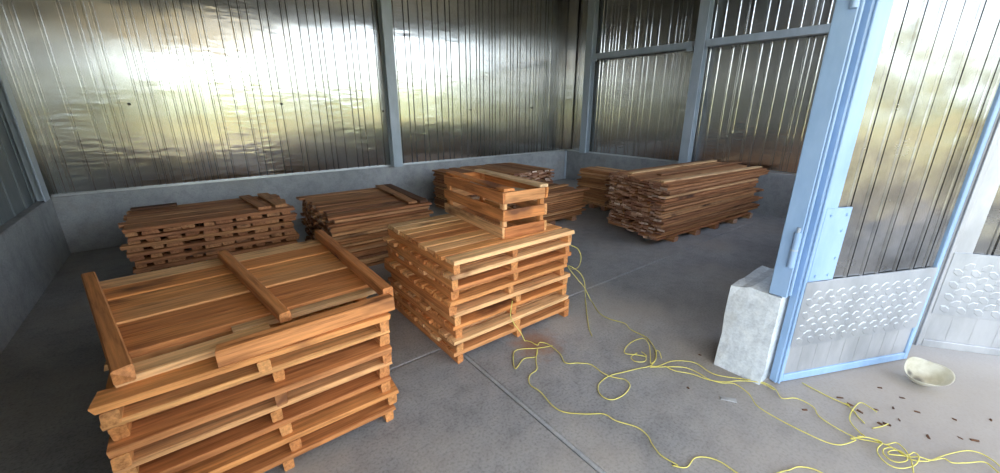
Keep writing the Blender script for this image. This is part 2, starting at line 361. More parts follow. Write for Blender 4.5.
ceil = box('ceiling', -1.45, 7.25, 0.5, 6.7, CEIL_Z, CEIL_Z + 0.1, M_CEIL); tag(ceil, kind='structure')
t1 = box('trim_1', -1.45, 7.25, FRONT_Y, FRONT_Y + 0.16, 3.66, CEIL_Z, M_STEEL, None, 0.006); tag(t1, kind='structure')
def awning_mat():
    mt, n, b = new_mat('yellowed_translucent_sheet')
    b.inputs['Base Color'].default_value = (0.66, 0.50, 0.22, 1); b.inputs['Roughness'].default_value = 0.6
    tl = node(n, 'ShaderNodeBsdfTranslucent'); tl.inputs[0].default_value = (0.62, 0.46, 0.20, 1)
    mx = node(n, 'ShaderNodeMixShader'); mx.inputs[0].default_value = 0.30
    n.links.new(b.outputs[0], mx.inputs[1]); n.links.new(tl.outputs[0], mx.inputs[2])
    n.links.new(mx.outputs[0], n.nodes['Material Output'].inputs[0]); return mt
bm = bmesh.new()                                  # awning sheet over the doorway, falling to the front
nseg = 31; prof = [(-1.6 + 4.6 * k / nseg, 0.018 * math.cos(k * math.pi)) for k in range(nseg + 1)]
ra_ = [bm.verts.new((x, FRONT_Y - 0.01, 3.72 + d)) for x, d in prof]; rb_ = [bm.verts.new((x, EAVE_Y, 3.15 + d)) for x, d in prof]
for k in range(nseg): bm.faces.new((ra_[k], ra_[k + 1], rb_[k + 1], rb_[k]))
tag(mesh_obj('trim_2', bm, awning_mat()), kind='structure')

# front side: low wall beyond the door, pillar block and jamb
wf = box('wall_front', 3.45, RIGHT_X - 0.02, FRONT_Y + 0.03, FRONT_Y + 0.22, -0.1, 1.1, M_WALLC, None, 0.01); tag(wf, kind='structure')
tag(box('wall_front', LEFT_X - 0.2, LEFT_OPEN, FRONT_Y + 0.03, FRONT_Y + 0.16, -0.1, 3.66, M_STEEL, None, 0.01), kind='structure')

# concrete pillar block, chipped
bm = bmesh.new()
add_box(bm, 2.495, 2.98, 0.605, 0.875, 0.0, 0.585)
bmesh.ops.subdivide_edges(bm, edges=bm.edges[:], cuts=4, use_grid_fill=True)
rp = random.Random(5)
for v in bm.verts:
    ex = sum((abs(v.co.x - 2.495) < 1e-4, abs(v.co.y - 0.605) < 1e-4 or abs(v.co.y - 0.875) < 1e-4, abs(v.co.z - 0.585) < 1e-4))
    j = 0.004 if ex < 2 else 0.010
    off = Vector((rp.uniform(0, j), rp.uniform(-j, j) * 0.6, -rp.uniform(0, j) if v.co.z > 0.01 else 0))
    v.co += off
    if v.co.z > 0.5 and v.co.y > 0.8: v.co.z -= 0.015
    if v.co.z < 0.3 and v.co.x < 2.5 + 0.03: v.co.x -= 0.02 * (1 - v.co.z / 0.3)
pl = mesh_obj('pillar_block', bm, M_PLINTH)
tag(pl, 'chipped whitewashed concrete block at the foot of the blue door post', 'concrete block')

# jamb
jb = empty('trim_3', (2.55, 0.62, 0.585)); tag(jb, kind='structure')
def jbox(name, x0, x1, y0, y1, z0, z1, mat=M_BLUE, bev=0.004):
    return box(name, x0 - 2.55, x1 - 2.55, y0 - 0.62, y1 - 0.62, z0 - 0.585, z1 - 0.585, mat, jb, bev)
jbox('post', 2.505, 2.605, 0.585, 0.675, 0.585, 3.66)
jbox('stop_strip', 2.512, 2.527, 0.570, 0.585, 0.60, 3.62)
jbox('stop_strip', 2.585, 2.605, 0.572, 0.585, 0.60, 3.62, M_TRIM)
# the hinge lies on the post's face
def hinge(z):
    h = cyl('hinge', (2.498 - 2.55, 0.602 - 0.62, z - 0.10 - 0.585), (2.498 - 2.55, 0.602 - 0.62, z + 0.10 - 0.585), 0.016, M_BLUE, jb, 12)
    cyl('hinge_pin', (2.498 - 2.55, 0.602 - 0.62, z + 0.10 - 0.585), (2.498 - 2.55, 0.602 - 0.62, z + 0.125 - 0.585), 0.008, M_STEEL, h, 8)
    cyl('hinge_ring', (2.498 - 2.55, 0.602 - 0.62, z - 0.004 - 0.585), (2.498 - 2.55, 0.602 - 0.62, z + 0.004 - 0.585), 0.018, M_STEEL, h, 12)
hinge(0.87); hinge(2.13)

def tread_mesh(s0, s1, z0, z1, pitch, y):
    """raised lozenges of chequer plate, alternately turned, joined"""
    bm = bmesh.new(); L, Wd, H = pitch * 0.38, pitch * 0.22, 0.0016
    nx = int((s1 - s0) / pitch); nz = int((z1 - z0) / (pitch * 0.5)) - 1
    for j in range(nz):
        for i in range(nx):
            cx = s0 + pitch * (i + 0.5 + 0.5 * (j % 2)); cz = z0 + pitch * 0.5 * (j + 0.8)
            if cx + L > s1: continue
            a = math.radians(40 if j % 2 else -40); ca, sa = math.cos(a), math.sin(a)
            top, bot = [], []
            for (p, q) in ((-L, 0), (-L * 0.5, -Wd), (L * 0.5, -Wd), (L, 0), (L * 0.5, Wd), (-L * 0.5, Wd)):
                bot.append(bm.verts.new((cx + p * ca - q * sa, y, cz + p * sa + q * ca)))
                top.append(bm.verts.new((cx + 0.86 * (p * ca - q * sa), y - H, cz + 0.86 * (p * sa + q * ca))))
            bm.faces.new(top)
            for k in range(6): bm.faces.new((bot[k], bot[(k + 1) % 6], top[(k + 1) % 6], top[k]))
    bmesh.ops.recalc_face_normals(bm, faces=bm.faces[:])
    return bm

def door_leaf(name, A, B, zb, H, label, r, hinge_plate, stile=0.05, widths=(0.10, 0.12, 0.14), fmat=M_BLUE):
    """leaf whose front face runs from A to B; local x along the leaf, local -y to the front"""
    A = Vector(A); B = Vector(B); L = (B - A).length; U = (B - A).normalized()
    root = empty(name, (A.x, A.y, zb), math.atan2(U.y, U.x)); tag(root, label, 'door')
    T = 0.045
    fr = box('stile', 0, stile, 0, T, 0, H, fmat, root, 0.004)
    box('stile', L - 0.035, L, 0, T, 0, H, fmat, root, 0.004)
    box('bottom_rail', stile, L - 0.035, 0, T, 0, 0.05, fmat, root, 0.004)
    box('top_rail', stile, L - 0.035, 0, T, H - 0.06, H, fmat, root, 0.004)
    box('edge_lip', 0.012, 0.024, -0.012, 0.0, 0.002, H - 0.01, fmat, root, 0.003)
    box('back_sheet', stile, L - 0.035, T - 0.012, T - 0.004, 0.05, H - 0.06, M_STEEL, root)
    box('painted_strip', stile, stile + 0.085, 0.008, 0.022, 0.65, H - 0.06, fmat, root, 0.003)
    # bare metal strips
    holder = root
    s = stile + 0.086
    while s < L - 0.05:
        wd = r.choice(widths)
        if s + wd > L - 0.10: wd = round(L - 0.036 - s, 4)
        o = link('panel_strip', strip_mesh(wd, 0.64, H - 0.06, M_FOIL_DOOR, 0.005), holder)
        mm = Matrix(((1, 0, 0), (0, -1, 0), (0, 0, 1))).to_4x4() @ Matrix.Rotation(math.radians(r.uniform(-1.0, 1.0)), 4, 'Z')
        # mirror keeps the rib to the front
        o.matrix_basis = Matrix.Translation((s, 0.016, 0)) @ mm
        s += wd
    box('lower_sheet', stile, L - 0.036, 0.010, 0.02, 0.05, 0.27, M_LOWER, root, 0.002)
    for k in range(1, 9):
        xx = stile + (L - stile - 0.04) * k / 9
        box('sheet_rib', xx - 0.004, xx + 0.004, 0.0088, 0.010, 0.055, 0.245, M_LOWER, root)
    pt = box('kick_plate', stile - 0.01, L - 0.03, -0.004, 0.010, 0.245, 0.665, M_PLATE, root, 0.001)
    tr_ = mesh_obj('tread_lozenges', tread_mesh(stile, L - 0.035, 0.25, 0.665, 0.085, -0.004), M_PLATE, pt); tr_['kind'] = 'stuff'
    if hinge_plate:
        hp = box('hinge_plate', stile, 0.225, 0.000, 0.012, 0.668, 1.09, M_BLUE, root, 0.002)
        for (s_, z_) in ((0.09, 1.05), (0.20, 1.05), (0.19, 0.96), (0.20, 0.80), (0.09, 0.70), (0.18, 0.70)):
            cyl('rivet', (s_, 0.0, z_), (s_, -0.006, z_), 0.008, M_BLUE, hp, 8)
    return root
rd = random.Random(21)
door_leaf('door_leaf', (2.568, 0.552), (3.545, 0.101), 0.005, 3.0, 'light blue framed metal door leaf with hinge plate, hung on the door post', rd, True)
door_leaf('door_leaf', (3.615, 0.105), (4.27, -0.84), 0.085, 2.95, 'ribbed metal door leaf folded behind the blue framed one, at the edge of the picture', rd, False, fmat=M_LOWER)

# ---------------------------------------------------------------- pallets
PW, PT, PS = 1.06, 0.030, 0.060         # width, deck board thickness, stringer height
def pallet(loc, rz, depth, label, group, r, nb=8, top=False, rows=None):
    root = empty('wooden_pallet', loc, rz); tag(root, label, 'pallet', group)
    for k, x in enumerate((-PW / 2 + 0.03, r.uniform(-0.03, 0.03), PW / 2 - 0.03)):
        o = link('stringer', board_mesh('stringer', depth - 0.035, 0.05, PS, W_STRINGER, r, 4), root)
        o.location = (x, r.uniform(-0.008, 0.008), 0); o.rotation_euler = (0, 0, math.pi / 2 + r.uniform(-0.008, 0.008))
    bw = depth / nb
    for i in range(len(rows) if rows else nb):
        wd = rows[i][1] if rows else bw - (0.011 if top else 0.020)
        o = link('deck_board', board_mesh('deck_board', PW, round(wd, 3), PT, W_PALLET if r.random() > 0.03 else W_PALE, r, 5), root)
        o.location = (r.uniform(-0.012, 0.012), (rows[i][0] - loc[1]) if rows else -depth / 2 + bw * (i + 0.5) + r.uniform(-0.003, 0.003), PS)
        o.rotation_euler = (0, 0, r.uniform(-0.006, 0.006) + (math.pi if r.random() < 0.5 else 0))
    return root
ORD = ['lowest', 'second', 'third', 'fourth', 'fifth', 'sixth', 'seventh', 'topmost']
rp1 = random.Random(31)
ys = [1.85, 2.075, 2.245, 2.415, 2.59, 2.77, 2.955]
wdt = [0.10, 0.150, 0.160, 0.164, 0.168, 0.174, 0.15]
S1 = (0.115, 2.33); D1 = 1.24
z = 0.0
for i in range(7):
    lab = ('slatted wooden pallet on the floor, lowest of the front stack' if i == 0 else 'slatted wooden pallet, ' + ORD[i] + ' from the floor in the front stack')
    pallet((S1[0] + rp1.uniform(-0.018, 0.018), S1[1] + rp1.uniform(-0.02, 0.02), z), rp1.uniform(-0.010, 0.010), D1, lab, 'pallets in the front stack', rp1, rows=(list(zip([1.765] + [y + 0.02 for y in ys[1:6]] + [2.895], [0.11] + wdt[1:6] + [0.10])) if i == 6 else None))
    z += PS + PT
Z1 = z
# crooked upturned pallet on top: its stringers point up
up = empty('wooden_pallet', (0.10, 2.42, Z1)); tag(up, 'crooked upturned pallet with raised runners, on top of the front stack', 'pallet', 'pallets in the front stack')
def lb(name, p0, p1, z0, W_, T_, mat, r, parent=None, org=(0, 0, 0), var=4, roll=0.0, pitch=0.0, endmat=None):
    a = Vector((p0[0], p0[1], 0)); b_ = Vector((p1[0], p1[1], 0)); L = (b_ - a).length
    o = link(name, board_mesh(name, round(L, 3), W_, T_, mat, r, var, endmat=endmat), parent)
    c_ = (a + b_) / 2; o.location = (c_.x - org[0], c_.y - org[1], z0 - org[2])
    o.rotation_euler = (roll, pitch, math.atan2(b_.y - a.y, b_.x - a.x)); return o
ro = (0.10, 2.42, Z1)
for i, y in enumerate(ys):
    t = (y - 1.78) / 1.25
    xl = -0.345 - 0.19 * t; xr = 0.70 if i else 0.16
    lb('deck_board', (xl, y), (xr, y + 0.03 + 0.03 * t), Z1, wdt[i], (0.030, 0.035, 0.029, 0.036, 0.030, 0.036, 0.030)[i], W_PALLET, rp1, up, ro)
lb('deck_board', (0.02, 1.975), (0.70, 2.0), Z1, 0.055, 0.026, W_PALE, rp1, up, ro)
lb('runner', (-0.315, 1.755), (-0.545, 3.02), Z1 + 0.0365, 0.062, 0.062, W_STRINGER, rp1, up, ro)
lb('runner', (0.225, 1.87), (0.075, 3.02), Z1 + 0.0365, 0.055, 0.050, W_STRINGER, rp1, up, ro)
lb('runner', (0.685, 1.80), (0.683, 3.06), Z1 + 0.0365, 0.055, 0.066, W_STRINGER, rp1, up, ro)
bmb = lb('beam', (-0.045, 1.745), (0.69, 1.765), Z1 + 0.001, 0.075, 0.072, W_PALLET, rp1)
tag(bmb, 'short orange squared beam lying along the front edge of the upturned pallet', 'beam')

rp2 = random.Random(77)
S2 = (1.66, 2.415); D2 = 1.02; z = 0.0
for i in range(8):
    lab = ('slatted wooden pallet on the floor, lowest of the stack under the crate' if i == 0 else ('slatted wooden pallet directly under the crate, topmost of its stack' if i == 7 else 'slatted wooden pallet, ' + ORD[i] + ' from the floor in the stack under the crate'))
    pallet((S2[0] + rp2.uniform(-0.025, 0.025), S2[1] + rp2.uniform(-0.022, 0.022), z), rp2.uniform(-0.014, 0.014), D2, lab, 'pallets in the stack under the crate', rp2, nb=9, top=(i == 7))
    z += PS + PT
Z2 = z

# ---------------------------------------------------------------- crate
CW, CL, CH = 0.375, 0.93, 0.335
ca = math.radians(-5.0)
cr = empty('wooden_crate', (1.66 + 0.19 + 0.04, 2.05 + CL / 2, Z2), ca); tag(cr, 'open slatted wooden crate standing on the pallet stack', 'crate')
rc = random.Random(9)
for sx in (-1, 1):
    for sy in (-1, 1):
        o = link('corner_post', board_mesh('corner_post', CH - 0.012, 0.05, 0.032, W_PALLET, rc, 4), cr)
        o.rotation_euler = (0, -math.pi / 2, 0); o.location = (sx * (CW / 2 - 0.024) + 0.016, sy * (CL / 2 - 0.045), CH / 2 - 0.004)
for k, zz in enumerate((0.0, 0.125, 0.25)):
    for sx in (-1, 1):
        o = link('side_slat', board_mesh('side_slat', CL, 0.018, 0.082, W_PALLET, rc, 6), cr); o.location = (sx * (CW / 2), 0, zz); o.rotation_euler = (0, 0, math.pi / 2)
    for sy in (-1, 1):
        o = link('end_slat', board_mesh('end_slat', CW - 0.024, 0.018, 0.082, W_PALLET, rc, 6), cr); o.location = (0, sy * (CL / 2 - 0.01), zz)
for x in (-0.11, 0, 0.11):
    o = link('bottom_board', board_mesh('bottom_board', CL - 0.04, 0.09, 0.015, W_PALLET, rc, 3), cr); o.location = (x, 0, 0.002); o.rotation_euler = (0, 0, math.pi / 2)
cm = Matrix.Translation(cr.location) @ Matrix.Rotation(ca, 4, 'Z')
def on_crate(name, p0, p1, dz, W_, T_, mat, label):
    a = cm @ Vector((*p0, 0)); b_ = cm @ Vector((*p1, 0))
    o = lb(name, a, b_, Z2 + CH + dz, W_, T_, mat, rc); return tag(o, label, 'board', 'loose boards on the crate')
on_crate('loose_board', (0.155, -0.47), (0.13, 0.44), 0.001, 0.075, 0.022, W_PALE, 'pale board laid lengthwise along the far rim of the crate')
on_crate('loose_board', (-0.14, -0.46), (-0.135, 0.46), 0.001, 0.085, 0.018, W_PALLET, 'orange brown board laid lengthwise along the near rim of the crate')
o = on_crate('loose_board', (0.05, -0.45), (-0.03, 0.30), -0.055, 0.085, 0.016, W_GREY, 'grey weathered board sunk between the two boards in the crate')
o.rotation_euler[1] = 0.05

# ---------------------------------------------------------------- stacks of planks
def plank(p, L, W_, T_, axis, mat, r, label, group, name='plank', endmat=None, yaw=0.0, roll=0.0, var=6):
    o = link(name, board_mesh(name, L, W_, T_, mat, r, var, 0.006, endmat), None)
    o.location = p; o.rotation_euler = (roll, 0, (0 if axis == 'x' else math.pi / 2) + yaw)
    return tag(o, label, 'plank', group)

NTH = ['lowest', 'second', 'third', 'fourth', 'fifth', 'sixth', 'seventh', 'eighth', 'ninth', 'tenth', 'eleventh', 'twelfth', 'thirteenth', 'fourteenth', 'fifteenth', 'sixteenth',
       'seventeenth', 'eighteenth', 'nineteenth', 'twentieth', 'twenty-first', 'twenty-second', 'twenty-third', 'twenty-fourth', 'twenty-fifth', 'twenty-sixth']
ROW = ['first', 'second', 'third', 'fourth', 'fifth', 'sixth', 'seventh', 'eighth', 'ninth', 'tenth', 'eleventh', 'twelfth', 'thirteenth', 'fourteenth', 'fifteenth']
def lay(j): return 'lowest layer' if j == 0 else NTH[j] + ' layer up'
def join_stuff(name, objs, label, cat):
    """planks of a stack that only show their ends, joined: too many and too small to pick apart"""
    bm = bmesh.new(); mats = []; bpy.context.view_layer.update()
    for o in objs:
        me = o.data.copy()
        for mt in o.data.materials:
            if mt not in mats: mats.append(mt)
        idx = [mats.index(mt) for mt in o.data.materials]
        for p in me.polygons: p.material_index = idx[p.material_index]
        me.transform(o.matrix_world); bm.from_mesh(me); bpy.data.meshes.remove(me)
        bpy.data.objects.remove(o)
    return tag(mesh_obj(name, bm, mats), label, cat, None, 'stuff')

# the tall stack by the far side wall: long planks with their sawn ends towards the doorway
rf = random.Random(101)
FO, FROT = Vector((4.33, 2.36, 0)), math.radians(-3.5)
FL, FPW, FN, FLAY, FP = 2.42, 0.106, 10, 20, 0.0340
fm = Matrix.Translation(FO) @ Matrix.Rotation(FROT, 4, 'Z')
for k in range(5):                                             # bearers
    x = 0.28 + 0.49 * k
    c_ = fm @ Vector((x + 0.05, 0.53, 0))
    o = link('bearer', board_mesh('bearer', 1.06, 0.10, 0.07, W_STACK, rf, 3, 0.006, W_END), None); o.location = c_; o.rotation_euler = (0, 0, FROT + math.pi / 2)
    tag(o, 'brown bearer on the floor under the tall plank stack, ' + ROW[k] + ' from the doorway end', 'bearer', 'bearers under the tall plank stack')
rest = []
for j in range(FLAY):
    z = 0.072 + FP * j
    dx = 0.05 * math.sin(j * 0.45) - 0.06 * max(0, (8 - j) / 8)
    for i in range(FN):
        y = 0.06 + FPW * i + rf.uniform(-0.006, 0.006) + 0.012 * math.sin(j * 1.7)
        shear = 0.30 * (i / FN)
        L = rf.choice((2.30, 2.42, 2.54)); xs = shear + dx + rf.uniform(-0.05, 0.05)
        c_ = fm @ Vector((xs + L / 2, y, 0))
        if j == FLAY - 1: lab, gr = 'reddish plank in the top layer of the tall stack, ' + ROW[i] + ' from the doorway side', 'top planks of the tall stack'
        elif i == 0: lab, gr = 'long plank on the near side of the tall stack, ' + lay(j), 'side planks of the tall stack'
        else: lab, gr = 'plank end in the tall stack, ' + ROW[i] + ' from its near corner, ' + lay(j), 'inner planks of the tall stack'
        o = plank((c_.x, c_.y, z), L, 0.100, rf.choice((0.025, 0.029)), 'x', W_STACK if rf.random() > 0.12 else W_CROSS, rf, lab, gr, endmat=W_END, yaw=FROT + rf.uniform(-0.012, 0.012), roll=rf.uniform(-0.06, 0.06))
        if j < FLAY - 1 and i > 4: rest.append(o)
join_stuff('plank_ends', rest, 'crowded sawn plank ends in the far half of the tall stack', 'planks')
zt = 0.072 + FP * FLAY
for (p0, p1, mat, lab) in (((0.33, 0.80), (2.62, 0.86), W_PALE, 'pale long plank on the tall stack, nearer the far wall'), ((0.10, 0.16), (2.45, 0.09), W_PALE, 'pale long plank along the near top edge of the tall stack'), ((0.55, 0.50), (2.75, 0.52), W_STACK, 'reddish long plank between the two pale ones on the tall stack')):
    a = fm @ Vector((*p0, 0)); b_ = fm @ Vector((*p1, 0))
    tag(lb('plank', a, b_, zt, 0.075, 0.02, mat, rf), lab, 'plank', 'loose planks on the tall stack')

# crossed stack against the long wall, behind the front pallets
ra = random.Random(55)
AX0, AX1, AY0, AY1 = -0.55, 0.80, 4.62, 5.50
AP = 0.037
for j in range(16):
    z = AP * j
    if j % 2 == 0:                                            # short boards, ends to the front with gaps between
        n_ = 10; st = (AX1 - AX0 - 0.1) / (n_ - 1)
        for i in range(n_):
            if ra.random() < 0.06: continue
            x = AX0 + 0.05 + st * i + ra.uniform(-0.012, 0.012)
            plank((x, (AY0 + AY1) / 2 + ra.uniform(-0.02, 0.02), z), 0.86, ra.choice((0.080, 0.10, 0.118, 0.13)), 0.034, 'y', W_CROSS, ra, 'short cross board in the corner stack, ' + ROW[i] + ' from the dark end, ' + lay(j), 'cross boards of the corner stack', 'cross_board', W_CROSS, yaw=ra.uniform(-0.02, 0.02))
    else:
        n_ = 8; st = (AY1 - AY0 - 0.1) / (n_ - 1); off = ra.uniform(-0.02, 0.02)
        for i in range(n_):
            y = AY0 + 0.045 + st * i + ra.uniform(-0.01, 0.01); a1, a2, a3 = ra.uniform(-0.03, 0.03), ra.uniform(-0.015, 0.0), ra.uniform(-0.01, 0.01)
            if j < 15 and 0 < i < 7: continue                 # wholly hidden inside
            if j == 15: lab, gr = 'long board in the top layer of the corner stack, ' + ROW[i] + ' from the front', 'top boards of the corner stack'
            else: lab, gr = 'long board on the ' + ('front' if i == 0 else 'wall side') + ' of the corner stack, ' + lay(j), 'long boards of the corner stack'
            plank(((AX0 + AX1) / 2 + off + a1, y + a2, z), 1.36, 0.105, 0.034, 'x', W_CROSS, ra, lab, gr, 'long_board', W_END, yaw=a3)
zt = AP * 16
for (p0, p1, lab) in (((0.56, 4.68), (0.47, 5.47), 'short brown board lying crosswise on the corner stack, the inner of two'), ((0.72, 4.69), (0.66, 5.48), 'short brown board lying crosswise on the corner stack, at its end')):
    tag(lb('cross_board', p0, p1, zt, 0.115, 0.027, W_CROSS, ra), lab, 'plank', 'loose boards on the corner stack')
tag(lb('plank', (-0.53, 5.44), (-0.16, 5.45), zt, 0.09, 0.027, W_DARK, ra), 'short dark board lying at the back of the corner stack', 'plank', 'loose boards on the corner stack')

# the stack between the two pallet stacks
rb = random.Random(66)
BX0, BY0 = 1.0, 3.92; BP = 0.0328; rest = []
for j in range(18):
    z = BP * j
    for i in range(11):
        y = BY0 + 0.055 + 0.113 * i + rb.uniform(-0.008, 0.008); L = rb.choice((1.02, 1.08, 1.12))
        if j == 17: lab, gr = 'plank in the top layer of the middle stack, ' + ROW[i] + ' from the front', 'top planks of the middle stack'
        else: lab, gr = 'plank on the front of the middle stack behind the pallets, ' + lay(j), 'front planks of the middle stack'
        o = plank((BX0 + L / 2 + rb.uniform(-0.03, 0.03), y + (rb.uniform(-0.03, 0.01) if i == 0 else 0), z), L, 0.105, rb.choice((0.025, 0.029)), 'x', W_STACK if rb.random() > 0.15 else W_CROSS, rb, lab, gr, endmat=W_END, yaw=rb.uniform(-0.015, 0.015), roll=rb.uniform(-0.02, 0.02))
        if j < 17 and i > 0: rest.append(o)
join_stuff('plank_ends', rest, 'dark crowded plank ends on the shaded side of the middle stack', 'planks')
zt = BP * 18
for (p0, p1, mat, lab) in (((2.02, 3.95), (2.10, 5.15), W_DARK, 'dark board lying crosswise at the outer end of the middle stack'), ((1.90, 3.98), (1.99, 5.16), W_STACK, 'brown board lying crosswise beside the dark one on the middle stack')):
    tag(lb('cross_board', p0, p1, zt, 0.10, 0.024, mat, rb), lab, 'plank', 'loose boards on the middle stack')

# the three low stacks in the far corner
def shell_stack(x0, y0, nx, nlay, pitch, L, axis, keep, r, where, grp, z0=0.0, pw=0.11):
    rest = []
    for j in range(nlay):
        for i in range(nx):
            off = 0.055 + pw * i + r.uniform(-0.008, 0.008); l = r.uniform(-0.05, 0.05)
            p = (x0 + L / 2 + l, y0 + off, z0 + pitch * j) if axis == 'x' else (x0 + off, y0 + L / 2 + l, z0 + pitch * j)
            lab = ('top plank of ' + where + ', ' + ROW[i] + ' from its near edge') if j == nlay - 1 else ('plank in ' + where + ', ' + ((ROW[i] + ' along, ') if keep > 1 else '') + lay(j))
            o = plank(p, L, pw - 0.006, pitch * 0.84, axis, W_STACK, r, lab, ('top planks of ' if j == nlay - 1 else 'planks of ') + grp, endmat=W_END, yaw=r.uniform(-0.02, 0.02), roll=r.uniform(-0.02, 0.02))
            if j < nlay - 1 and i >= keep: rest.append(o)
    join_stuff('plank_ends', rest, 'brown planks filling up ' + where, 'planks')
rg = random.Random(88)
shell_stack(3.22, 4.75, 15, 23, 0.027, 1.15, 'y', 1, rg, 'the dark stack behind the crate', 'the stack behind the crate')
shell_stack(3.35, 3.80, 8, 14, 0.027, 1.25, 'x', 1, rg, 'the low stack beside the crate', 'the low stack', z0=0.07)
for k, x in enumerate((3.5, 3.95, 4.4)):
    o = link('bearer', board_mesh('bearer', 0.92, 0.09, 0.068, W_STACK, rg, 3, 0.006, W_END), None); o.location = (x, 4.26, 0); o.rotation_euler = (0, 0, math.pi / 2)
    tag(o, 'brown bearer on the floor under the low plank stack, ' + ROW[k] + ' from the crate', 'bearer', 'bearers under the low plank stack')
for (p0, p1, dz, lab) in (((3.45, 3.86), (4.66, 3.80), 0.0, 'pale edged plank on the near edge of the low stack'), ((3.5, 4.10), (4.62, 4.20), 0.0, 'brown plank slanting across the top of the low stack')):
    tag(lb('plank', p0, p1, 0.07 + 14 * 0.027 + dz, 0.09, 0.022, W_CROSS, rg), lab, 'plank', 'loose planks on the low stack')
shell_stack(5.22, 3.86, 4, 21, 0.027, 0.60, 'y', 2, rg, 'the narrow stack beside the tall one', 'the narrow stack', z0=0.07)
for k, y in enumerate((3.92, 4.16, 4.40)):
    o = link('bearer', board_mesh('bearer', 0.44, 0.09, 0.068, W_STACK, rg, 3, 0.006, W_END), None); o.location = (5.44, y, 0)
    tag(o, 'brown bearer on the floor under the narrow plank stack, ' + ROW[k] + ' from the doorway', 'bearer', 'bearers under the narrow plank stack')

